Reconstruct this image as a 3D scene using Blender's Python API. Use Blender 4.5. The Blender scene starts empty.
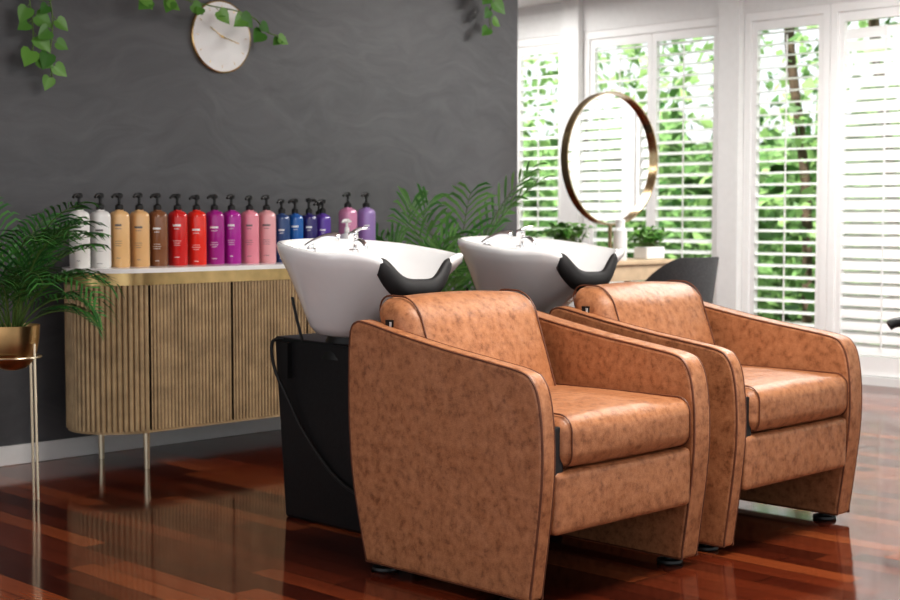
import bpy, bmesh, math, random
from mathutils import Vector, Matrix
random.seed(7)
scene=bpy.context.scene
col=scene.collection
S=0.85   # global metric scale applied at the end

# ------------------------------------------------------------------ materials
def newmat(name):
    m=bpy.data.materials.new(name); m.use_nodes=True
    return m, m.node_tree, m.node_tree.nodes['Principled BSDF']
def setp(b,**k):
    for n,v in k.items():
        n=n.replace('_',' ')
        if n in b.inputs: b.inputs[n].default_value=v
def simple(name,c,rough=.5,metal=0,coat=0,noise=0,nscale=20,bump=0,**k):
    m,t,b=newmat(name)
    b.inputs['Base Color'].default_value=(*c,1)
    setp(b,Roughness=rough,Metallic=metal,Coat_Weight=coat,**k)
    tc=t.nodes.new('ShaderNodeTexCoord'); nz=t.nodes.new('ShaderNodeTexNoise')
    nz.inputs['Scale'].default_value=nscale; nz.inputs['Detail'].default_value=4
    t.links.new(tc.outputs['Object'],nz.inputs['Vector'])
    if noise:
        r=t.nodes.new('ShaderNodeValToRGB')
        r.color_ramp.elements[0].position=.3; r.color_ramp.elements[1].position=.7
        r.color_ramp.elements[0].color=(*[max(0,x*(1-noise)) for x in c],1)
        r.color_ramp.elements[1].color=(*[min(1,x*(1+noise)) for x in c],1)
        t.links.new(nz.outputs['Fac'],r.inputs['Fac']); t.links.new(r.outputs['Color'],b.inputs['Base Color'])
    if bump:
        bp=t.nodes.new('ShaderNodeBump'); bp.inputs['Strength'].default_value=bump; bp.inputs['Distance'].default_value=.01
        t.links.new(nz.outputs['Fac'],bp.inputs['Height']); t.links.new(bp.outputs['Normal'],b.inputs['Normal'])
    return m
def leather():
    m,t,b=newmat('tan_leather')
    N=t.nodes.new; L=t.links.new
    tc=N('ShaderNodeTexCoord')
    n1=N('ShaderNodeTexNoise'); n1.inputs['Scale'].default_value=34; n1.inputs['Detail'].default_value=8; n1.inputs['Roughness'].default_value=.68
    L(tc.outputs['Object'],n1.inputs['Vector'])
    r=N('ShaderNodeValToRGB'); e=r.color_ramp.elements
    e[0].position=.34; e[0].color=(.240,.095,.042,1); e[1].position=.66; e[1].color=(.475,.220,.108,1)
    e2=e.new(.48); e2.color=(.385,.168,.078,1)
    L(n1.outputs['Fac'],r.inputs['Fac']); L(r.outputs['Color'],b.inputs['Base Color'])
    v=N('ShaderNodeTexVoronoi'); v.inputs['Scale'].default_value=260
    L(tc.outputs['Object'],v.inputs['Vector'])
    bp=N('ShaderNodeBump'); bp.inputs['Strength'].default_value=.25; bp.inputs['Distance'].default_value=.002
    L(v.outputs['Distance'],bp.inputs['Height']); 
    n2=N('ShaderNodeTexNoise'); n2.inputs['Scale'].default_value=7; L(tc.outputs['Object'],n2.inputs['Vector'])
    b2=N('ShaderNodeBump'); b2.inputs['Strength'].default_value=.4; b2.inputs['Distance'].default_value=.02
    L(n2.outputs['Fac'],b2.inputs['Height']); L(bp.outputs['Normal'],b2.inputs['Normal']); L(b2.outputs['Normal'],b.inputs['Normal'])
    setp(b,Roughness=.41)
    return m
def floor_mat():
    m,t,b=newmat('jarrah_floorboards'); N=t.nodes.new; L=t.links.new
    tc=N('ShaderNodeTexCoord'); sp=N('ShaderNodeSeparateXYZ'); L(tc.outputs['Object'],sp.inputs[0])
    def M(op,a,bv=None,c=None):
        n=N('ShaderNodeMath'); n.operation=op
        for i,x in enumerate((a,bv,c)):
            if x is None: continue
            if isinstance(x,(int,float)): n.inputs[i].default_value=x
            else: L(x,n.inputs[i])
        return n.outputs[0]
    xs=M('DIVIDE',sp.outputs['X'],.10); ix=M('FLOOR',xs); fx=M('FRACT',xs)
    wn=N('ShaderNodeTexWhiteNoise'); wn.noise_dimensions='1D'; L(ix,wn.inputs['W'])
    ys=M('DIVIDE',M('ADD',sp.outputs['Y'],M('MULTIPLY',wn.outputs['Value'],7.0)),.9)
    iy=M('FLOOR',ys); fy=M('FRACT',ys)
    cb=N('ShaderNodeCombineXYZ'); L(ix,cb.inputs[0]); L(iy,cb.inputs[1])
    w2=N('ShaderNodeTexWhiteNoise'); w2.noise_dimensions='2D'; L(cb.outputs[0],w2.inputs['Vector'])
    mp=N('ShaderNodeMapping'); mp.inputs['Scale'].default_value=(60,3,1); L(tc.outputs['Object'],mp.inputs['Vector'])
    off=N('ShaderNodeVectorMath'); off.operation='ADD'; L(mp.outputs[0],off.inputs[0]); L(w2.outputs['Color'],off.inputs[1])
    g=N('ShaderNodeTexNoise'); g.inputs['Scale'].default_value=1; g.inputs['Detail'].default_value=5; L(off.outputs[0],g.inputs['Vector'])
    f=M('ADD',M('MULTIPLY',w2.outputs['Value'],.8),M('MULTIPLY',g.outputs['Fac'],.3))
    r=N('ShaderNodeValToRGB'); e=r.color_ramp.elements
    e[0].position=.1; e[0].color=(.046,.009,.005,1); e[1].position=1; e[1].color=(.30,.082,.027,1)
    x=e.new(.4); x.color=(.092,.018,.008,1); x=e.new(.75); x.color=(.160,.034,.013,1)
    L(f,r.inputs['Fac'])
    gap=M('MULTIPLY',M('GREATER_THAN',fx,.04),M('GREATER_THAN',fy,.005))
    mx=N('ShaderNodeMix'); mx.data_type='RGBA'; L(gap,mx.inputs['Factor']); mx.inputs[6].default_value=(.008,.003,.002,1); L(r.outputs['Color'],mx.inputs[7])
    L(mx.outputs[2],b.inputs['Base Color'])
    n2=N('ShaderNodeTexNoise'); n2.inputs['Scale'].default_value=2.5; L(tc.outputs['Object'],n2.inputs['Vector'])
    tl=M('MULTIPLY',M('MULTIPLY',M('SUBTRACT',w2.outputs['Value'],.5),M('SUBTRACT',fx,.5)),.8)
    hh=M('ADD',M('MULTIPLY',n2.outputs['Fac'],.5),tl)
    bp=N('ShaderNodeBump'); bp.inputs['Strength'].default_value=.10; bp.inputs['Distance'].default_value=.008
    L(hh,bp.inputs['Height'])
    L(bp.outputs['Normal'],b.inputs['Normal'])
    setp(b,Roughness=.095,IOR=1.44)
    return m
def plaster():
    m,t,b=newmat('charcoal_plaster'); N=t.nodes.new; L=t.links.new
    tc=N('ShaderNodeTexCoord')
    n0=N('ShaderNodeTexNoise'); n0.inputs['Scale'].default_value=1.3; n0.inputs['Detail'].default_value=2; L(tc.outputs['Object'],n0.inputs['Vector'])
    mixv=N('ShaderNodeMix'); mixv.data_type='VECTOR'; mixv.inputs['Factor'].default_value=.38
    L(tc.outputs['Object'],mixv.inputs[4]); L(n0.outputs['Color'],mixv.inputs[5])
    mp=N('ShaderNodeMapping'); mp.inputs['Scale'].default_value=(1.6,1.6,5); mp.inputs['Rotation'].default_value=(0,.6,0); L(mixv.outputs[1],mp.inputs['Vector'])
    n1=N('ShaderNodeTexNoise'); n1.inputs['Scale'].default_value=3; n1.inputs['Detail'].default_value=9; n1.inputs['Roughness'].default_value=.6; n1.inputs['Distortion'].default_value=.8
    L(mp.outputs[0],n1.inputs['Vector'])
    r=N('ShaderNodeValToRGB'); e=r.color_ramp.elements
    e[0].position=.28; e[0].color=(.082,.083,.089,1); e[1].position=.72; e[1].color=(.120,.121,.128,1)
    L(n1.outputs['Fac'],r.inputs['Fac']); L(r.outputs['Color'],b.inputs['Base Color'])
    bp=N('ShaderNodeBump'); bp.inputs['Strength'].default_value=.22; bp.inputs['Distance'].default_value=.009
    L(n1.outputs['Fac'],bp.inputs['Height']); L(bp.outputs['Normal'],b.inputs['Normal'])
    setp(b,Roughness=.45)
    return m
def leafmat(name,c1,c2,rough=.45,trans=.0):
    m,t,b=newmat(name); N=t.nodes.new; L=t.links.new
    g=N('ShaderNodeNewGeometry')
    r=N('ShaderNodeValToRGB'); r.color_ramp.elements[0].color=(*c1,1); r.color_ramp.elements[1].color=(*c2,1)
    L(g.outputs['Random Per Island'],r.inputs['Fac']); L(r.outputs['Color'],b.inputs['Base Color'])
    setp(b,Roughness=rough)
    if trans:
        tr=N('ShaderNodeBsdfTranslucent'); mx=N('ShaderNodeMixShader'); mx.inputs[0].default_value=trans
        L(r.outputs['Color'],tr.inputs['Color']); L(b.outputs[0],mx.inputs[1]); L(tr.outputs[0],mx.inputs[2])
        L(mx.outputs[0],t.nodes['Material Output'].inputs['Surface'])
    return m
LEA=leather(); FLOOR=floor_mat(); PLA=plaster()
PIPE=simple('leather_piping',(.14,.050,.024),.5,noise=.15)
WHITE=simple('white_paint',(.84,.84,.83),.4,noise=.02)
CEIL=simple('ceiling_paint',(.72,.72,.72),.7,noise=.02)
SHUT=simple('shutter_paint',(.94,.94,.93),.35,noise=.01)
CER=simple('white_ceramic',(.93,.93,.93),.08,coat=.5,noise=.01)
BLK=simple('black_vinyl',(.010,.010,.011),.38,noise=.2,bump=.05,nscale=60)
RUB=simple('black_rubber',(.012,.012,.012),.45,noise=.2)
NECK=simple('neck_rest_rubber',(.02,.02,.021),.6,noise=.2)
CHR=simple('chrome',(.85,.85,.86),.07,1)
GOLD=simple('brushed_gold',(.72,.52,.27),.25,1,noise=.08,nscale=40)
BRONZE=simple('antique_gold',(.36,.27,.16),.20,1,noise=.08,nscale=40)
BRASS=simple('aged_brass',(.62,.45,.22),.28,1,noise=.15,nscale=12)
PALEBR=simple('pale_brass',(.75,.66,.5),.3,1)
CONS=simple('champagne_fluted_wood',(.44,.32,.185),.42,.15,noise=.18,nscale=14)
GROOVE_SHADE=simple('fluting_groove_shade',(.22,.15,.085),.6,noise=.18,nscale=14)  # darker copy of the body colour, paints shade into the flutes
GAPM=simple('door_gap',(.03,.02,.012),.8,noise=.1)
MARB=simple('white_marble',(.88,.87,.86),.15,noise=.05,nscale=6)
GREY=simple('charcoal_fabric',(.085,.088,.092),.75,noise=.15,nscale=80,bump=.1)
OAK=simple('pale_oak',(.60,.45,.30),.45,noise=.15,nscale=8)
MIR=simple('mirror_glass',(.92,.93,.93),.01,1)
SOIL=simple('potting_soil',(.03,.02,.012),.9,noise=.4,nscale=50,bump=.5)
PALM=leafmat('palm_leaf',(.02,.10,.025),(.09,.28,.06))
PALM2=leafmat('palm_leaf_light',(.07,.23,.06),(.24,.47,.15),trans=.25)
VINE=leafmat('vine_leaf',(.04,.15,.02),(.15,.33,.06),.35)
STEM=simple('green_stem',(.12,.20,.05),.5,noise=.2)
GARD=leafmat('garden_leaf',(.05,.16,.04),(.44,.66,.27),.4,.4)
HEDGE=simple('distant_hedge',(.16,.29,.11),.9,noise=.9,nscale=5)
BARK=simple('garden_bark',(.10,.07,.05),.9,noise=.3,bump=.4)
GRASS=simple('garden_paving',(.30,.29,.26),.9,noise=.4,nscale=4)
TEXTW=simple('label_print',(.85,.85,.85),.5)
TEXTD=simple('label_print_dark',(.15,.14,.14),.5)
CLOCKF=simple('clock_marble_face',(.88,.87,.86),.3,noise=.04,nscale=9)

# ------------------------------------------------------------------ mesh helpers
def mk(name,verts,faces,mats,midx=None,smooth=True,angle=None):
    me=bpy.data.meshes.new(name); me.from_pydata([tuple(v) for v in verts],[],faces)
    if not isinstance(mats,(list,tuple)): mats=[mats]
    for m in mats: me.materials.append(m)
    if midx: me.polygons.foreach_set('material_index',midx)
    bm=bmesh.new(); bm.from_mesh(me); bmesh.ops.recalc_face_normals(bm,faces=bm.faces)
    if angle is not None:
        for f in bm.faces: f.smooth=True
        for e in bm.edges:
            if len(e.link_faces)==2 and e.calc_face_angle(0)>math.radians(angle): e.smooth=False
    else:
        for f in bm.faces: f.smooth=smooth
    bm.to_mesh(me); bm.free()
    o=bpy.data.objects.new(name,me); col.objects.link(o); return o
class MB:
    def __init__(s): s.v=[];s.f=[];s.m=[];s.mats=[]
    def mi(s,m):
        if m not in s.mats: s.mats.append(m)
        return s.mats.index(m)
    def add(s,v,f,m):
        k=len(s.v); i=s.mi(m); s.v+= [Vector(x) for x in v]
        for q in f: s.f.append([a+k for a in q]); s.m.append(i)
    def box(s,x0,x1,y0,y1,z0,z1,m):
        v=[(x,y,z) for z in (z0,z1) for x,y in ((x0,y0),(x1,y0),(x1,y1),(x0,y1))]
        s.add(v,[(3,2,1,0),(4,5,6,7),(0,1,5,4),(1,2,6,5),(2,3,7,6),(3,0,4,7)],m)
    def lathe(s,prof,c,m,n=32,cap=True,sq=0):
        v=[];f=[]
        for r,z in prof:
            for i in range(n):
                a=2*math.pi*i/n; k=1
                if sq: k=(abs(math.cos(a))**sq+abs(math.sin(a))**sq)**(-1/sq)
                v.append((c[0]+k*r*math.cos(a),c[1]+k*r*math.sin(a),c[2]+z))
        for k in range(len(prof)-1):
            for i in range(n):
                j=(i+1)%n; f.append((k*n+i,k*n+j,(k+1)*n+j,(k+1)*n+i))
        if cap:
            f.append(tuple(range(n))[::-1]); f.append(tuple((len(prof)-1)*n+i for i in range(n)))
        s.add(v,f,m)
    def tube(s,pts,r,m,n=8):
        pts=[Vector(p) for p in pts]; v=[];f=[]
        if not isinstance(r,(list,tuple)): r=[r]*len(pts)
        up=None
        for i,p in enumerate(pts):
            d=(pts[min(i+1,len(pts)-1)]-pts[max(i-1,0)]).normalized()
            if up is None:
                up=Vector((0,0,1)) if abs(d.z)<.9 else Vector((1,0,0))
            a=d.cross(up).normalized(); up=a.cross(d).normalized()
            for k in range(n):
                t=2*math.pi*k/n; v.append(p+(a*math.cos(t)+up*math.sin(t))*r[i])
        for i in range(len(pts)-1):
            for k in range(n):
                j=(k+1)%n; f.append((i*n+k,i*n+j,(i+1)*n+j,(i+1)*n+k))
        f.append(tuple(range(n))[::-1]); f.append(tuple((len(pts)-1)*n+k for k in range(n)))
        s.add(v,f,m)
    def obj(s,name,smooth=True,angle=35):
        return mk(name,s.v,s.f,s.mats,s.m,smooth,angle)
def group(name,loc,kids):
    e=bpy.data.objects.new(name,None); e.empty_display_size=.1; e.location=loc; col.objects.link(e)
    for k in kids:
        k.parent=e; k.location=Vector(k.location)-Vector(loc)
    return e
def setorigin(o,loc):
    loc=Vector(loc)
    o.data.transform(Matrix.Translation(-loc)); o.location=loc; return o
def spline(pts,n=8,closed=False):
    P=[Vector(p) for p in pts]; out=[]; N=len(P)
    rng=range(N if closed else N-1)
    for i in rng:
        if closed: a,b,c,d=P[(i-1)%N],P[i],P[(i+1)%N],P[(i+2)%N]
        else: a,b,c,d=P[max(i-1,0)],P[i],P[i+1],P[min(i+2,N-1)]
        for k in range(n):
            t=k/n
            out.append(.5*((2*b)+(c-a)*t+(2*a-5*b+4*c-d)*t*t+(3*b-a-3*c+d)*t**3))
    if not closed: out.append(P[-1])
    return out
def bevel(o,w,seg=3,ang=40):
    m=o.modifiers.new('bevel','BEVEL'); m.width=w; m.segments=seg; m.limit_method='ANGLE'; m.angle_limit=math.radians(ang); return o
def boxo(name,x0,x1,y0,y1,z0,z1,m,bev=0,seg=3):
    b=MB(); b.box(x0,x1,y0,y1,z0,z1,m); o=b.obj(name)
    if bev: bevel(o,bev,seg)
    return o
def cushion(name,lo,hi,r,m,puff=(0,0,0),shear=0,cuts=26):
    lo=Vector(lo);hi=Vector(hi); c=(lo+hi)/2; h=(hi-lo)/2
    bm=bmesh.new(); bmesh.ops.create_cube(bm,size=2)
    bmesh.ops.subdivide_edges(bm,edges=bm.edges[:],cuts=cuts,use_grid_fill=True)
    for v in bm.verts:
        q=Vector([math.copysign(1-(1-abs(a))**1.6,a) if abs(a)<1 else a for a in v.co])
        p=Vector((q.x*h.x,q.y*h.y,q.z*h.z))
        inn=Vector([max(-h[i]+r,min(h[i]-r,p[i])) for i in range(3)])
        d=p-inn
        if d.length>1e-9: p=inn+d.normalized()*r
        n=Vector((p.x/h.x,p.y/h.y,p.z/h.z))
        p.x+=puff[0]*n.x*(1-n.y**2)*(1-n.z**2)
        p.y+=puff[1]*n.y*(1-n.x**2)*(1-n.z**2)
        p.z+=puff[2]*n.z*(1-n.x**2)*(1-n.y**2)
        p.y+=shear*(p.z+h.z)
        v.co=p+c
    for f in bm.faces: f.smooth=True
    me=bpy.data.meshes.new(name); bm.to_mesh(me); bm.free(); me.materials.append(m)
    o=bpy.data.objects.new(name,me); col.objects.link(o); return o
def roundrect(y0,y1,z0,z1,r,shear,x,n=6):
    out=[]
    for cy,cz,a0 in ((y1-r,z1-r,0),(y0+r,z1-r,90),(y0+r,z0+r,180),(y1-r,z0+r,270)):
        for k in range(n+1):
            a=math.radians(a0+90*k/n); y=cy+r*math.cos(a); z=cz+r*math.sin(a)
            out.append(Vector((x,y+shear*(z-z0),z)))
    out.append(out[0].copy()); return out

# ------------------------------------------------------------------ wash chair
def wash_chair(dx):
    kids=[]
    x0,x1=3.200+dx,4.065+dx; T=.062; T2=.094
    prof=[(2.860,.028),(2.832,.22),(2.812,.40),(2.812,.54),(2.826,.645),(2.850,.700),(2.895,.729),(3.03,.750),(3.23,.777),(3.44,.812),(3.60,.842),(3.652,.842),(3.682,.81),(3.692,.70),(3.690,.48),(3.668,.28),(3.605,.028)]
    p=[(v.x,v.y) for v in spline([(a,b,0) for a,b in prof],5)]
    def panel(name,xa,xb):
        n=len(p); v=[(xa,a,b) for a,b in p]+[(xb,a,b) for a,b in p]
        f=[tuple(range(n)),tuple(range(n,2*n))[::-1]]+[(i,(i+1)%n,n+(i+1)%n,n+i) for i in range(n)]
        o=mk(name,v,f,LEA,angle=50); bevel(o,.014,4,45)
        return o
    kids.append(panel('arm_panel_left',x0,x0+T)); kids.append(panel('arm_panel_right',x1-T2,x1))
    b=MB()
    cy=3.28; cz=.45
    def inset(q,d):
        out=[]
        n=len(q)
        for i,(a,c) in enumerate(q):
            pa=q[(i-1)%n]; pb=q[(i+1)%n]; t=Vector((pb[0]-pa[0],pb[1]-pa[1])); 
            if t.length<1e-6: out.append((a,c)); continue
            t.normalize(); nn=Vector((-t.y,t.x))
            if nn.dot(Vector((cy-a,cz-c)))<0: nn=-nn
            out.append((a+nn.x*d,c+nn.y*d))
        return out
    pi=inset(p,.0042)
    for xx in (x0+.004,x0+T-.004,x1-T2+.004,x1-.004):
        b.tube([(xx,a,c) for a,c in pi]+[(xx,*pi[0])],.0040,PIPE,6)
    xa,xb=x0+T+.004,x1-T2-.004
    kids.append(cushion('seat_cushion',(xa+.022,2.80,.428),(xb-.002,3.45,.588),.050,LEA,(0,.008,.020)))
    kids.append(cushion('leg_rest',(xa+.004,2.815,.226),(xb-.002,2.92,.422),.020,LEA,(0,.006,0)))
    kids.append(cushion('back_cushion',(xa-.014,3.31,.50),(xb-.048,3.50,.918),.070,LEA,(.004,.020,.014),.36))
    for xx in (xa+.036,xb-.096):
        b.tube(roundrect(3.305,3.505,.497,.927,.072,.36,xx),.0032,PIPE,6)
    for xx in (xa+.055,xb-.040):
        b.tube(roundrect(2.798,3.45,.426,.593,.051,0,xx),.0026,PIPE,6)
    kids.append(b.obj('piping'))
    kids.append(boxo('rear_panel',xa-.01,xb+.01,3.62,3.675,.10,.80,LEA,.02))
    kids.append(boxo('seat_mechanism',xa-.002,xb+.002,2.95,3.61,.20,.50,BLK,.01))
    kids.append(boxo('gap_liner',xa-.003,xa+.05,2.825,3.3,.36,.56,BLK,.008))
    b=MB()
    for fx,fy in ((x0+.05,2.97),(x1-.05,2.94),(x0+.05,3.56),(x1-.05,3.56)):
        b.lathe([(.043,0),(.046,.005),(.044,.014),(.024,.018),(.02,.035)],(fx,fy,0),RUB,20)
    kids.append(b.obj('feet'))
    b=MB(); tx=xa-.022
    b.box(tx,tx+.012,3.515,3.55,.815,.85,BLK); b.box(tx-.0008,tx,3.520,3.524,.821,.844,TEXTW); b.box(tx-.0008,tx,3.527,3.529,.821,.844,TEXTW)
    kids.append(b.obj('fabric_tag'))
    return group('salon_wash_chair',((x0+x1)/2,3.28,0),kids)
wash_chair(0); wash_chair(1.022)

# ------------------------------------------------------------------ shampoo basin
def basin(dx):
    kids=[]
    cx,cy=3.640+dx,4.07; A,B=.318,.345; n=2.5
    levels=[(.26,.735,.12),(.36,.745,.12),(.45,.775,.11),(.56,.83,.085),(.69,.895,.055),(.83,.965,.025),(.93,1.01,.008),(.985,1.042,0),(1.0,1.062,0),(.985,1.072,0),(.955,1.073,0),(.925,1.06,0),(.88,1.02,.005),(.78,.95,.02),(.62,.895,.04),(.4,.868,.06),(.15,.86,.08)]
    NS=120; v=[];f=[]; A0=math.radians(99)
    def ring(s,z,sh,a):
        c,sn=math.cos(a),math.sin(a)
        r=(abs(c/A)**n+abs(sn/B)**n)**(-1/n)*s
        x=cx+r*c; y=cy+sh+r*sn
        w=max(0,min(1,(z-.76)/.30))
        zz=z+w*(.035*sn)
        d=abs(((a+A0+math.pi)%(2*math.pi))-math.pi)
        k=math.exp(-(d/.35)**4)
        zz-= w*w*.09*k
        zz+= w*w*.016*math.exp(-((d-.70)/.26)**2)
        return (x,y,zz)
    for s,z,sh in levels:
        for i in range(NS): v.append(ring(s,z,sh,2*math.pi*i/NS))
    for k in range(len(levels)-1):
        for i in range(NS):
            j=(i+1)%NS; f.append((k*NS+i,k*NS+j,(k+1)*NS+j,(k+1)*NS+i))
    f.append(tuple(range(NS))[::-1]); f.append(tuple((len(levels)-1)*NS+i for i in range(NS)))
    kids.append(mk('bowl',v,f,CER))
    rows=[(.87,1.035,.004),(.90,1.065,.002),(.935,1.088,0),(.97,1.094,0),(1.005,1.088,0),(1.03,1.065,0),(1.035,1.02,0),(1.0,.97,.002),(.94,.935,.01),(.90,.95,.015),(.88,1.0,.01)]
    v=[];f=[]; NU=30; R=len(rows)
    mid=(.95,1.035)
    for k in range(NU+1):
        u=-1+2*k/NU; a=-A0+u*.47; e=max(.05,(1-abs(u)**3.0))**.5
        for s,z,sh in rows:
            s2=mid[0]+(s-mid[0])*(.35+.65*e); z2=mid[1]+.015*(1-e)+(z-mid[1])*(.25+.75*e)
            v.append(ring(s2,z2,sh,a))
    for k in range(NU):
        for i in range(R):
            j=(i+1)%R; f.append((k*R+i,k*R+j,(k+1)*R+j,(k+1)*R+i))
    f.append(tuple(range(R))); f.append(tuple(NU*R+i for i in range(R)))
    kids.append(mk('neck_rest',v,f,NECK))
    b=MB()
    X0,X1=cx-.10,cx+.22
    Y0,Y1=3.74,4.50
    b.add([(X0+.01,Y0,0),(X1-.01,Y0,0),(X1-.01,Y1-.02,0),(X0+.01,Y1-.02,0),(X0,Y0,.70),(X1,Y0,.70),(X1,Y1+.03,.72),(X0,Y1+.03,.72)],
          [(3,2,1,0),(4,5,6,7),(0,1,5,4),(1,2,6,5),(2,3,7,6),(3,0,4,7)],BLK)
    o=b.obj('pedestal_cabinet'); bevel(o,.012,3); kids.append(o)
    b=MB(); b.lathe([(.13,-.05),(.115,0),(.10,.03),(.10,.07)],(cx+.02,cy+.12,.70),RUB,28)
    b.tube(spline([(cx-.11,4.40,.88),(cx-.105,4.38,.80),(cx-.09,4.36,.70)],5),.006,RUB)
    b.tube(spline([(cx-.08,4.46,.71),(cx-.13,4.50,.70),(cx-.145,4.47,.60),(cx-.12,4.42,.48),(cx-.11,4.32,.34),(cx-.105,4.15,.20),(cx-.105,3.95,.13)],8),.007,RUB)
    b.box(cx-.12,cx-.098,4.42,4.46,.56,.70,RUB)
    kids.append(b.obj('swivel_mount_and_hoses'))
    b=MB()
    tx,ty,tz=cx+.085,cy+.19,1.055
    b.lathe([(.022,0),(.022,.008),(.017,.012),(.017,.05),(.020,.054),(.020,.075),(.011,.082)],(tx,ty,tz),CHR,20)
    b.tube(spline([(tx,ty,tz+.035),(tx-.01,ty-.05,tz+.045),(tx-.02,ty-.09,tz+.03),(tx-.02,ty-.095,tz+.012)],5),.010,CHR,12)
    b.tube([(tx,ty,tz+.078),(tx+.022,ty-.015,tz+.092),(tx+.045,ty-.03,tz+.094)],[.009,.007,.006],CHR,10)
    hx,hy=cx-.12,cy+.20; hz=1.06
    b.lathe([(.020,0),(.020,.010),(.012,.016),(.012,.035)],(hx,hy,hz),CHR,18)
    b.tube(spline([(hx-.02,hy+.01,hz+.02),(hx-.0,hy-.02,hz+.042),(hx+.03,hy-.05,hz+.056),(hx+.065,hy-.09,hz+.052)],5),[.009]*8+[.010,.011,.013,.015,.018,.021,.021,.017],CHR,14)
    kids.append(b.obj('mixer_tap_and_sprayer',angle=50))
    return group('shampoo_basin',(cx,cy,0),kids)
basin(0); basin(.975)

# ------------------------------------------------------------------ console
def console():
    kids=[]
    xL,xR,yc,r=3.757,5.182,6.0,.25
    DP=.475/24; CP=.0262
    def outline(rr,rib=0.0,step=.002):
        pts=[];gr=[]
        def emit(x,y,nx,ny,s,pitch,amp):
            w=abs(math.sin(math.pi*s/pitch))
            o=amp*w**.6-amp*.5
            pts.append((x+nx*o,y+ny*o)); gr.append(1 if w<.38 else 0)  # flags the flute bottoms that get the painted shade colour
        L=xR-xL; n=int(L/step)
        for i in range(n):
            s=L*i/n
            g=min(abs(s-k*.475) for k in range(4))
            if rib and g<.0065: pts.append((xL+s,yc-rr+.030)); gr.append(2); continue
            emit(xL+s,yc-rr,0,-1,s,DP,rib*.6)
        n=int(math.pi*rr/step)
        for i in range(n):
            a=-math.pi/2+math.pi*i/n; emit(xR+rr*math.cos(a),yc+rr*math.sin(a),math.cos(a),math.sin(a),math.pi*rr*i/n,CP,rib)
        pts.append((xR,yc+rr)); gr.append(0)
        for i in range(n):
            a=math.pi/2+math.pi*i/n; emit(xL+rr*math.cos(a),yc+rr*math.sin(a),math.cos(a),math.sin(a),math.pi*rr*i/n,CP,rib)
        return pts,gr
    def ext(name,og,z0,z1,m,ang=25,fl=False):
        o,gr=og
        n=len(o); v=[(x,y,z0) for x,y in o]+[(x,y,z1) for x,y in o]
        mats=[m,GROOVE_SHADE,GAPM] if fl else [m]
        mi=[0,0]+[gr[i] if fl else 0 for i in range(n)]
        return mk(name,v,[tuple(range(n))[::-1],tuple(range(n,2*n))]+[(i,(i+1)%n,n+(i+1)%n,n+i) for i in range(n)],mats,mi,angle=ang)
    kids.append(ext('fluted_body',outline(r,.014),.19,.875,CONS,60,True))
    kids.append(ext('bottom_rim',outline(r-.002,0,.02),.178,.192,CONS))
    kids.append(ext('gold_band',outline(r+.006,0,.02),.873,.93,BRASS))
    kids.append(ext('marble_top',outline(r+.016,0,.02),.93,.952,MARB))
    b=MB()
    for x in (xL,xR):
        for y in (5.80,6.20):
            b.lathe([(.013,0),(.017,.18)],(x+(.012 if x==xL else -.012),y,0),PALEBR,16)
    kids.append(b.obj('legs'))
    return group('sideboard',(4.47,6.0,0),kids)
console()

# ------------------------------------------------------------------ bottles
def bottle(X,Y,c,h=.265,rad=.042,cap=(.012,.012,.012),dark=False,rough=.22):
    key='bottle_%.2f_%.2f_%.2f'%c
    m=bpy.data.materials.get(key) or simple(key,c,rough,coat=.4,noise=.03)
    capm=RUB if cap[0]<.1 else WHITE
    b=MB(); z=.952
    b.lathe([(rad*.93,0),(rad,.006),(rad,h*.88),(rad*.95,h*.94),(rad*.75,h*.98),(rad*.42,h),(rad*.4,h+.006)],(X,Y,z),m,40,sq=3.2)
    ph=random.uniform(-.004,.006)
    b.lathe([(rad*.44,0),(rad*.46,.004),(rad*.44,.022),(.012,.026),(.007,.03),(.007,.055+ph),(.016,.057+ph),(.017,.072+ph),(.009,.078+ph)],(X,Y,z+h+.004),capm,20)
    a=random.uniform(-.5,.4) if X<5 else math.pi-.2
    dxn,dyn=math.cos(a),-abs(math.sin(a))-.1
    if X<4.9: dxn=-abs(dxn)
    zz=z+h+.07+ph
    b.tube([(X-.01*dxn,Y,zz),(X+.03*dxn,Y+.03*dyn,zz+.002),(X+.046*dxn,Y+.046*dyn,zz-.008)],[.010,.008,.006],capm,8)
    tm=TEXTD if dark else TEXTW
    def patch(z0,z1,w,ac=-math.pi*.72):
        n=6; v=[]; f=[]
        for zz in (z0,z1):
            for i in range(n+1):
                t=ac-w+2*w*i/n; k=(abs(math.cos(t))**3.2+abs(math.sin(t))**3.2)**(-1/3.2)*rad+.0006
                v.append((X+k*math.cos(t),Y+k*math.sin(t),z+zz))
        for i in range(n): f.append((i,i+1,n+2+i,n+1+i))
        b.add(v,f,tm)
    q=random.uniform(-.06,.04)
    for z0,z1,w in ((.69,.725,.42),(.64,.65,.3),(.42,.428,.40),(.38,.388,.44),(.34,.348,.36),(.12,.13,.25)): patch(h*(z0+q),h*(z1+q),w+random.uniform(-.1,.06))
    o=b.obj('shampoo_bottle',angle=40); setorigin(o,(X,Y,z)); return o
BT=[(3.535,(.80,.79,.76),1),(3.647,(.80,.79,.77),1),(3.750,(.78,.50,.24),1),(3.861,(.74,.46,.22),1),(3.964,(.24,.10,.045),0),
(4.080,(.62,.02,.02),0),(4.193,(.78,.035,.02),0),(4.302,(.38,.02,.26),0),(4.407,(.42,.02,.32),0),(4.521,(.78,.28,.35),1),(4.631,(.78,.40,.42),1),
(4.730,(.03,.07,.20),0),(4.820,(.015,.12,.40),0),(4.915,(.04,.03,.16),0),(5.010,(.12,.05,.36),0)]
for i,(x,c,dk) in enumerate(BT):
    bottle(x,5.98,c,h=.268 if i<11 else .252,rad=.0425 if i<11 else .039,dark=bool(dk))
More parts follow.
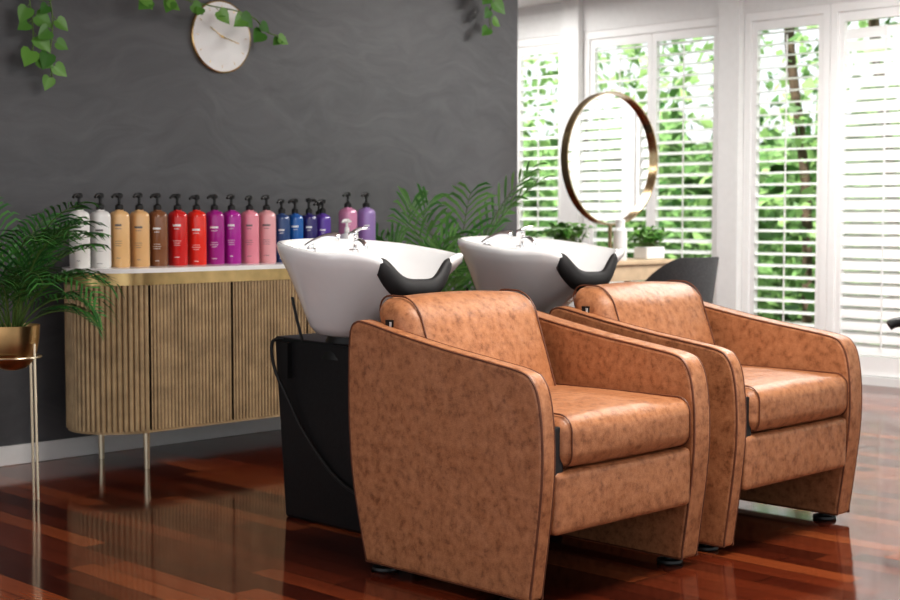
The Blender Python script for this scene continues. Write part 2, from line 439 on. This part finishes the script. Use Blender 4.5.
bottle(5.06,5.84,(.80,.80,.80),h=.15,rad=.03,cap=(.8,.8,.8),dark=True)
bottle(5.19,5.98,(.66,.28,.45),h=.285,rad=.045); bottle(5.325,5.98,(.42,.28,.62),h=.285,rad=.045)
bottle(5.10,6.12,(.16,.10,.36),h=.24,rad=.038)

# ------------------------------------------------------------------ plants
def frond(b,o,az,L,elev,droop,nl=22,ll=.16,mat=PALM,wid=.011,lims=None,start=.22,hang=.28):
    o=Vector(o); pts=[]; p=o.copy(); n=nl; e=elev
    for i in range(n+1):
        pts.append(p.copy())
        d=Vector((math.cos(az)*math.cos(e),math.sin(az)*math.cos(e),math.sin(e)))
        p=p+d*(L/n); e-=droop/n*(.5+i/n)
    def lim(q):
        if lims:
            x0,x1,y0,y1=lims; q.x=max(x0,min(q.x,x1)); q.y=max(y0,min(q.y,y1))
    for q in pts: lim(q)
    b.tube(pts,[.005*(1-.75*i/n) for i in range(n+1)],STEM,5)
    side=Vector((-math.sin(az),math.cos(az),0))
    for i in range(int(n*start),n+1):
        t=i/n; d=(pts[min(i+1,n)]-pts[max(i-1,0)])
        if d.length<1e-5: continue
        d.normalize()
        l=ll*(math.sin(math.pi*min(1,(.18+.75*t)))**.6+.2)*random.uniform(.85,1.1)
        for sg in (-1,1):
            q=(side*sg*.8+d*.85+Vector((0,0,.2))).normalized()
            m1=pts[i]+q*l*.35+Vector((0,0,.008)); m2=pts[i]+q*l*.72+Vector((0,0,-l*hang*.3))
            tip=pts[i]+q*l+Vector((0,0,-l*hang*random.uniform(.7,1.5)))
            w=d*.8*wid*.5
            vs=[pts[i]-w*.4,pts[i]+w*.4,m1+w,m2+w*.8,tip,m2-w*.8,m1-w]
            for x in vs: lim(x)
            b.add(vs,[(0,1,2,6),(6,2,3,5),(5,3,4)],mat)
def left_palm():
    c=(2.985,5.61)
    b=MB()
    b.lathe([(.03,.545),(.06,.555),(.085,.58),(.103,.62),(.112,.67),(.115,.71),(.117,.735),(.112,.735),(.107,.70)],(c[0],c[1],0),BRASS,40,cap=False)
    b.lathe([(.001,.71),(.108,.712)],(c[0],c[1],0),SOIL,30,cap=False)
    b.lathe([(.001,.545),(.03,.545)],(c[0],c[1],0),BRASS,30,cap=False)
    ring=[(c[0]+.118*math.cos(a*math.pi/12),c[1]+.118*math.sin(a*math.pi/12),.60) for a in range(25)]
    b.tube(ring,.005,PALEBR,8)
    for k in range(4):
        a=math.radians(-68+90*k)
        b.tube([(c[0]+.118*math.cos(a),c[1]+.118*math.sin(a),.66),(c[0]+.125*math.cos(a),c[1]+.125*math.sin(a),0.0)],.006,PALEBR,8)
    pot=b.obj('gold_pot_stand')
    b=MB()
    sp=[(-.75,.50,1.25,2.1),(-.5,.56,1.50,1.6),(-1.0,.44,.95,2.0),(-.55,.34,.75,1.8),(.6,.60,1.50,1.3),(-1.3,.66,1.45,1.6),(-.8,.54,1.50,1.1),(1.4,.70,1.5,1.2),(-.7,.50,1.38,1.4)]
    for k in range(13): sp.append((random.uniform(1.8,5.0),random.uniform(.5,.75),random.uniform(.8,1.4),random.uniform(1.0,2.0)))
    for az,L,e,d in sp:
        frond(b,(c[0]+.03*math.cos(az),c[1]+.03*math.sin(az),.71),az,L,e,d,19,.17,PALM,.018,(0,3.38,0,6.25),.25)
    fo=b.obj('fronds',angle=180)
    group('potted_palm',(c[0],c[1],0),[pot,fo])
left_palm()
def back_palm():
    c=(5.86,5.82)
    b=MB()
    b.lathe([(.13,0),(.14,.01),(.18,.36),(.18,.38),(.165,.38),(.16,.33)],(c[0],c[1],0),WHITE,36,cap=False)
    b.lathe([(.001,.34),(.163,.34)],(c[0],c[1],0),SOIL,30,cap=False); b.lathe([(.001,.0),(.13,.0)],(c[0],c[1],0),WHITE,30,cap=False)
    pot=b.obj('planter'); b=MB()
    R=math.radians
    specs=[(R(-48),1.0,1.42,1.5),(R(-55),.95,1.25,1.6),(R(-65),1.15,1.50,1.1),(R(150),1.0,1.40,1.5),(R(170),1.0,1.30,1.6),(R(185),1.1,1.42,1.2),
           (R(-100),.95,1.35,1.6),(R(-135),1.0,1.25,1.5),(R(-150),.95,1.12,1.5),(R(215),1.05,1.3,1.4),(R(-70),.9,1.1,1.7),(R(-80),1.2,1.45,.9),(R(200),1.08,1.45,1.2),(R(-125),1.1,1.45,1.0)]
    for az,L,e,d in specs:
        frond(b,(c[0],c[1],.36),az,L,e,d*.9,18,.28,PALM2,.034,(5.47,6.45,4,6.32),.4,.2)
    fo=b.obj('fronds',angle=180)
    group('potted_palm',(c[0],c[1],0),[pot,fo])
back_palm()
def leafheart(b,p,d,nrm,s,mat=VINE):
    d=Vector(d).normalized(); nrm=Vector(nrm); side=d.cross(nrm).normalized(); nn=side.cross(d).normalized()
    sh=[(0,0),(-.10,.22),(-.02,.42),(.25,.48),(.55,.36),(.82,.16),(1.05,0)]
    L=[Vector(p)+d*s*a+side*s*w+nn*s*.18*w for a,w in sh]
    R=[Vector(p)+d*s*a-side*s*w+nn*s*.18*w for a,w in sh]
    b.add(L+R[1:6],[(0,1,2,3,4,5,6),(6,11,10,9,8,7,0)],mat)
def vine(paths,nm='trailing_vine',step=.05,size=.075):
    b=MB()
    for path in paths:
        pts=spline(path,8); b.tube(pts,.0035,STEM,6)
        acc=0; sg=1
        for i in range(1,len(pts)):
            acc+=(pts[i]-pts[i-1]).length
            if acc>step*random.uniform(.7,1.3):
                acc=0; sg=-sg
                d=Vector((sg*random.uniform(.4,1),-random.uniform(.0,.25),-random.uniform(.3,1)))
                st=pts[i]+d.normalized()*.03
                b.tube([pts[i],st],.002,STEM,5)
                s=size*random.uniform(.7,1.2)
                leafheart(b,st,d,(random.uniform(-.5,.1),-1,random.uniform(.0,.4)),s)
    o=b.obj(nm,angle=180); return setorigin(o,paths[0][0])
vine([[(3.42,6.26,2.875),(3.40,6.2,2.7),(3.42,6.24,2.42),(3.45,6.25,2.2),(3.47,6.26,2.05),(3.46,6.26,1.93)],[(3.52,6.26,2.875),(3.52,6.2,2.7),(3.51,6.24,2.42),(3.56,6.24,2.15),(3.55,6.25,1.95),(3.57,6.26,1.84)]],size=.085,step=.045)
vine([[(3.92,6.26,2.875),(3.90,6.22,2.6),(3.93,6.22,2.42),(4.00,6.2,2.33),(4.12,6.2,2.29),(4.235,6.2,2.30),(4.454,6.2,2.28),(4.62,6.2,2.27),(4.735,6.2,2.24),(4.83,6.22,2.18),(4.97,6.24,2.17)]],size=.078,step=.065)
vine([[(6.55,6.26,2.875),(6.52,6.24,2.72),(6.60,6.24,2.55),(6.60,6.25,2.42),(6.63,6.26,2.36)]],size=.10,step=.045)
b=MB(); b.box(3.1,6.9,6.20,6.35,2.88,2.91,OAK); b.obj('plant_shelf')
# ------------------------------------------------------------------ clock
def clock():
    X,Z,R=4.615,2.148,.192
    b=MB()
    b.lathe([(R,-.0),(R,.015),(R-.006,.019),(R-.009,.015)],(0,0,0),GOLD,64,cap=True)
    b.lathe([(.001,.0165),(R-.008,.0165)],(0,0,0),CLOCKF,64,cap=False)
    for k in range(12):
        a=k*math.pi/6; r0,r1=(R*.78,R*.86)
        c,s=math.cos(a),math.sin(a); w=.0015
        b.add([(r0*c-w*s,r0*s+w*c,.0175),(r0*c+w*s,r0*s-w*c,.0175),(r1*c+w*s,r1*s-w*c,.0175),(r1*c-w*s,r1*s+w*c,.0175)],[(0,1,2,3)],GOLD)
    for a,l in ((math.radians(150),.09),(math.radians(-15),.11)):
        b.tube([(-.02*math.cos(a),-.02*math.sin(a),.021),(l*math.cos(a),l*math.sin(a),.021)],.0022,GOLD,6)
    b.lathe([(.007,.016),(.007,.024)],(0,0,0),GOLD,16)
    o=b.obj('wall_clock')
    o.data.transform(Matrix.Rotation(math.radians(90),4,'X')); o.location=(X,6.349,Z)
clock()

# ------------------------------------------------------------------ room
YW=6.35; XE=6.97; XW=9.25; ZC=2.97
boxo('floor',-1.5,XW+.25,-2.5,10.2,-.06,0,FLOOR)
boxo('ceiling',-1.5,XW+.4,-2.5,10.2,ZC,ZC+.1,CEIL)
boxo('wall_back',-1.5,XE,YW,YW+.14,0,ZC,PLA)
boxo('baseboard_back',-1.5,XE,YW-.018,YW,0,.095,WHITE,.004)
boxo('wall_far',4.0,XW+.2,10.1,10.2,0,ZC,WHITE)
ZT=2.62
b=MB()
b.box(XW,XW+.14,-2.5,10.1,ZT+.085,ZC,WHITE)
cols=[(9.05,9.25),(7.70,7.88),(6.14,6.32),(3.0,3.2),(1.6,1.8),(.2,.4),(-2.5,-1.2)]
for y0,y1 in cols: b.box(XW-.06,XW+.14,y0,y1,0,ZC,WHITE)
b.box(XW,XW+.14,-1.2,9.2,0,.06,WHITE)
b.box(XW,XW+.14,9.25,10.1,0,ZC,WHITE)
b.obj('wall_right')
def window(n,panels,y0,y1,zb=.35,tilt=16):
    kids=[]; b=MB(); f=.055; X0,X1=XW+.01,XW+.09
    b.box(X0,X1,y0,y0+f,.06,ZT+.085,SHUT); b.box(X0,X1,y1-f,y1,.06,ZT+.085,SHUT)
    b.box(X0,X1,y0+f,y1-f,ZT+.02,ZT+.085,SHUT)
    pw=(y1-y0-2*f)/panels; st=.045
    for k in range(panels):
        a=y0+f+k*pw; c=a+pw
        b.box(X0+.015,X1-.02,a+.002,a+st,.065,ZT+.018,SHUT); b.box(X0+.015,X1-.02,c-st,c-.002,.065,ZT+.018,SHUT)
        b.box(X0+.015,X1-.02,a+st,c-st,ZT-.05,ZT+.018,SHUT); b.box(X0+.015,X1-.02,a+st,c-st,.065,zb,SHUT)
    kids.append(b.obj('frame'))
    b=MB(); xc=X0+.04
    for k in range(panels):
        a=y0+f+k*pw+st+.002; c=y0+f+(k+1)*pw-st-.002
        z=zb+.045; p=.086
        while z<ZT-.06:
            h=.042; t=math.radians(tilt); cs,sn=math.cos(t),math.sin(t)
            pr=[(-h,0),(-h*.5,.0045),(h*.5,.0045),(h,0),(h*.5,-.0045),(-h*.5,-.0045)]
            q=[(xc+u*cs-w*sn,z+u*sn+w*cs) for u,w in pr]
            v=[(x,a,zz) for x,zz in q]+[(x,c,zz) for x,zz in q]
            b.add(v,[tuple(range(6)),tuple(range(6,12))[::-1]]+[(i,(i+1)%6,6+(i+1)%6,6+i) for i in range(6)],SHUT)
            z+=p
        b.box(X0+.004,X0+.012,(a+c)/2-.005,(a+c)/2+.005,zb+.06,ZT-.1,SHUT)
    kids.append(b.obj('louvres',angle=50))
    group('window_%d'%n,(XW+.05,(y0+y1)/2,0),kids)
window(1,2,7.885,9.045,tilt=20)
window(2,2,6.325,7.695,tilt=20)
window(3,1,5.42,6.135,tilt=14)
window(4,1,4.56,5.415,zb=.20,tilt=70)
window(5,2,3.205,4.555,zb=.2,tilt=62)
window(6,2,1.805,2.995); window(7,2,.405,1.595); window(8,2,-1.195,.195)

# ------------------------------------------------------------------ vanity table + mirror + accessories
o=[]
o.append(boxo('top',6.85,8.05,5.84,6.28,.87,.90,OAK,.006))
o.append(boxo('drawer_box',6.88,8.02,5.86,6.27,.765,.87,OAK,.004))
b=MB()
for x in (6.93,7.97):
    for y in (5.90,6.22): b.lathe([(.014,0),(.022,.765)],(x,y,0),OAK,16)
o.append(b.obj('legs'))
group('vanity_table',(7.45,6.05,0),o)
def rmirror():
    b=MB(); R=.445; dp=.030
    prof=[(R-.010,-dp),(R,-dp),(R,dp),(R-.010,dp)]
    n=96; v=[];f=[]
    for r,y in prof:
        for i in range(n):
            a=2*math.pi*i/n; v.append((r*math.cos(a),y,r*math.sin(a)))
    for k in range(4):
        for i in range(n):
            j=(i+1)%n; k2=(k+1)%4; f.append((k*n+i,k*n+j,k2*n+j,k2*n+i))
    b.add(v,f,BRONZE)
    v=[((R-.009)*math.cos(2*math.pi*i/n),.006,(R-.009)*math.sin(2*math.pi*i/n)) for i in range(n)]
    b.add(v,[tuple(range(n))],MIR)
    v=[(x,.020,z) for x,_,z in v]; b.add(v,[tuple(range(n))],OAK)
    z0=.90-1.575
    b.tube([(0,0,-R+.002),(0,0,z0+.01)],.014,BRONZE,12)
    b.lathe([(.09,0),(.09,.008),(.02,.014)],(0,.0,z0),BRONZE,32)
    m=b.obj('round_mirror',angle=40); m.location=(7.60,6.08,1.575); m.rotation_euler=(0,0,math.radians(-4))
rmirror()
def small_plant(x,y,w,l,h,fh,n,nm='potted_plant'):
    kids=[]; kids.append(boxo('planter',x-w/2,x+w/2,y-l/2,y+l/2,.90,.90+h,WHITE,.01))
    b=MB()
    for i in range(n):
        px=x+random.uniform(-.42,.42)*w; py=y+random.uniform(-.42,.42)*l
        d=Vector((random.uniform(-.7,.7),random.uniform(-.7,.7),1)).normalized()
        hh=fh*random.uniform(.4,1); st=Vector((px,py,.895+h)); tip=st+d*hh
        b.tube([st,tip],.0015,STEM,4)
        leafheart(b,tip,(d.x+random.uniform(-.5,.5),d.y+random.uniform(-.5,.5),random.uniform(-.5,.4)),(random.uniform(-.4,.2),-.3,.9),.045)
    kids.append(b.obj('leaves',angle=180)); group(nm,(x,y,.9),kids)
small_plant(7.90,5.98,.20,.12,.085,.14,120)
small_plant(7.08,6.02,.26,.13,.12,.14,120)
b=MB(); b.lathe([(.042,0),(.045,.01),(.045,.20),(.03,.215),(.03,.25),(.032,.252),(.032,.27),(.012,.275)],(7.48,5.90,.90),WHITE,28)
b.lathe([(.0455,.06),(.0455,.15)],(7.48,5.90,.90),MARB,28,cap=False)
setorigin(b.obj('white_canister'),(7.48,5.90,.9))
def barrel():
    cx,cy=7.24,5.27; kids=[]
    v=[];f=[];n=40
    for layer,(rr) in enumerate((0,.035)):
        for i in range(n+1):
            u=-1+2*i/n; a=math.radians(-100)+u*math.radians(112)
            ztop=.945-.22*max(0,abs(u)-.35)**1.3/.57
            for k in range(9):
                t=k/8; z=.50+(ztop-.50)*t; r=.20+.055*t-rr
                v.append((cx+r*math.cos(a),cy+r*math.sin(a),z))
    W=9; off=(n+1)*W
    for i in range(n):
        for k in range(8):
            q=(i*W+k,(i+1)*W+k,(i+1)*W+k+1,i*W+k+1); f.append(q); f.append(tuple(x+off for x in q)[::-1])
        f.append((i*W+8,(i+1)*W+8,(i+1)*W+8+off,i*W+8+off)); f.append((i*W,(i+1)*W,(i+1)*W+off,i*W+off))
    for i in (0,n):
        for k in range(8): f.append((i*W+k,i*W+k+1,i*W+k+1+off,i*W+k+off))
    kids.append(mk('backrest',v,f,GREY,angle=60))
    b=MB(); b.lathe([(.15,.44),(.20,.46),(.21,.50),(.20,.56),(.17,.58)],(cx,cy,0),GREY,36); kids.append(b.obj('seat'))
    b=MB(); b.lathe([(.24,0),(.24,.015),(.05,.03),(.03,.05),(.03,.45)],(cx,cy,0),CHR,36); kids.append(b.obj('pedestal_base'))
    group('barrel_chair',(cx,cy,0),kids)
barrel()
def styling():
    kids=[]; P=(6.98,3.17,0)
    b=MB(); b.lathe([(.30,0),(.30,.02),(.06,.035),(.035,.06),(.035,.42)],(0,0,0),CHR,36); kids.append(b.obj('hydraulic_base'))
    kids.append(cushion('seat',(-.26,-.26,.44),(.26,.26,.56),.05,BLK,(0,0,.01),0,14))
    kids.append(cushion('back',(-.33,-.25,.58),(-.24,.25,1.02),.04,BLK,(.01,0,0),0,14))
    b=MB()
    for s in (-1,1):
        b.tube(spline([(-.28,s*.29,.60),(-.2,s*.29,.645),(.1,s*.29,.65),(.35,s*.29,.645),(.41,s*.29,.625)],6),.026,RUB,12)
        b.tube([(.12,s*.29,.64),(.10,s*.26,.48)],.014,CHR,10)
        b.tube([(-.28,s*.29,.60),(-.28,s*.2,.60)],.018,RUB,10)
    kids.append(b.obj('armrests'))
    e=bpy.data.objects.new('styling_chair',None); col.objects.link(e)
    for k in kids: k.parent=e
    e.location=P; e.rotation_euler=(0,0,math.radians(135))
styling()

# ------------------------------------------------------------------ garden
boxo('ground_outside',XW+.25,24,-12,26,-.12,-.06,GRASS)
b=MB()
for k in range(32000):
    t=random.random()
    x=10.2+4.5*t; y=random.uniform(-3,22); z=random.uniform(0,1)**.9*(4.2+t)
    if math.sin(x*2.1+y*1.3)*math.cos(z*1.9+y*1.1)+.4*math.sin(z*3.3-y*2.7)>.28+.1*random.random(): continue
    s=random.uniform(.08,.22)
    d=Vector((random.uniform(-1,1),random.uniform(-1,1),random.uniform(-1,.3))).normalized()
    n=Vector((random.uniform(-1,.2),random.uniform(-.6,.6),random.uniform(.1,1))).normalized()
    sd=d.cross(n).normalized()*s*.28; p=Vector((x,y,z))
    b.add([p,p+d*s*.45+sd,p+d*s,p+d*s*.45-sd],[(0,1,2,3)],GARD)
for k in range(16):
    x=random.uniform(11,13.5); y=-2+k*1.35; b.tube(spline([(x,y,-.06),(x+.1,y+.1,1.5),(x-.1,y+.2,3.2),(x,y,4.5)],4),[.05]*13,BARK,8)
NY,NZ=120,20; v=[];f=[]
for i in range(NY+1):
    for j in range(NZ+1):
        yy=-4+28*i/NY; zz=-.06+2.3*j/NZ
        v.append((14.9+random.uniform(-.35,.35)+.25*math.sin(yy*1.7)+.5*(j/NZ)**2,yy+random.uniform(-.1,.1),zz+(random.uniform(-.6,.5) if j==NZ else random.uniform(-.06,.06)*(j>0))))
for i in range(NY):
    for j in range(NZ): f.append((i*(NZ+1)+j,(i+1)*(NZ+1)+j,(i+1)*(NZ+1)+j+1,i*(NZ+1)+j+1))
b.add(v,f,HEDGE)
o=b.obj('garden_foliage',angle=180); setorigin(o,(12,8,-.06))

# ------------------------------------------------------------------ scale everything to metric
for o in list(scene.objects):
    if o.parent is None:
        o.location=o.location*S; o.scale=o.scale*S

# ------------------------------------------------------------------ light
w=bpy.data.worlds.new('world'); scene.world=w; w.use_nodes=True
nt=w.node_tree; bg=nt.nodes['Background']; bg.inputs[0].default_value=(.93,.97,1,1); bg.inputs[1].default_value=1.15
sl=bpy.data.lights.new('sun','SUN'); sl.energy=9.5; sl.angle=.02; sl.color=(1,.96,.86)
so=bpy.data.objects.new('sun',sl); so.rotation_euler=Vector((.75,.12,-1)).to_track_quat('-Z','Y').to_euler(); so.location=(4,2,9); col.objects.link(so)
def area(name,loc,tgt,size,e,c=(1,1,1)):
    l=bpy.data.lights.new(name,'AREA'); l.shape='RECTANGLE'; l.size=size[0]; l.size_y=size[1]; l.energy=e; l.color=c
    o=bpy.data.objects.new(name,l); o.location=loc; o.rotation_euler=(Vector(tgt)-Vector(loc)).to_track_quat('-Z','Y').to_euler(); col.objects.link(o)
area('added_ceiling_fill',(3.2,1.9,2.48),(3.2,1.9,0),(1.4,.8),70,(1,.96,.9))  # added fill light under the ceiling, no real fitting there
area('added_ceiling_fill',(6.5,3.3,2.48),(6.5,3.3,0),(.9,1.6),80,(1,.98,.95))  # added fill, brightens the side towards the windows
area('added_ceiling_fill',(6.9,6.9,2.48),(6.9,6.9,0),(.9,.9),30,(1,.98,.95))  # added fill for the far end, no fitting modelled

# ------------------------------------------------------------------ camera
cd=bpy.data.cameras.new('camera'); cd.lens=57.6; cd.sensor_width=36
cd.dof.use_dof=True; cd.dof.focus_distance=4.8*S; cd.dof.aperture_fstop=4.5
co=bpy.data.objects.new('camera',cd); co.location=(0,0,1.2*S); co.rotation_euler=(math.radians(90-3.38),0,math.radians(-45)); col.objects.link(co)
scene.camera=co
scene.view_settings.view_transform='Standard'
for lk in ('Medium High Contrast','Standard - Medium High Contrast'):
    try:
        scene.view_settings.look=lk; print('LOOK',lk); break
    except Exception as ex: print(ex)
scene.view_settings.exposure=0.03
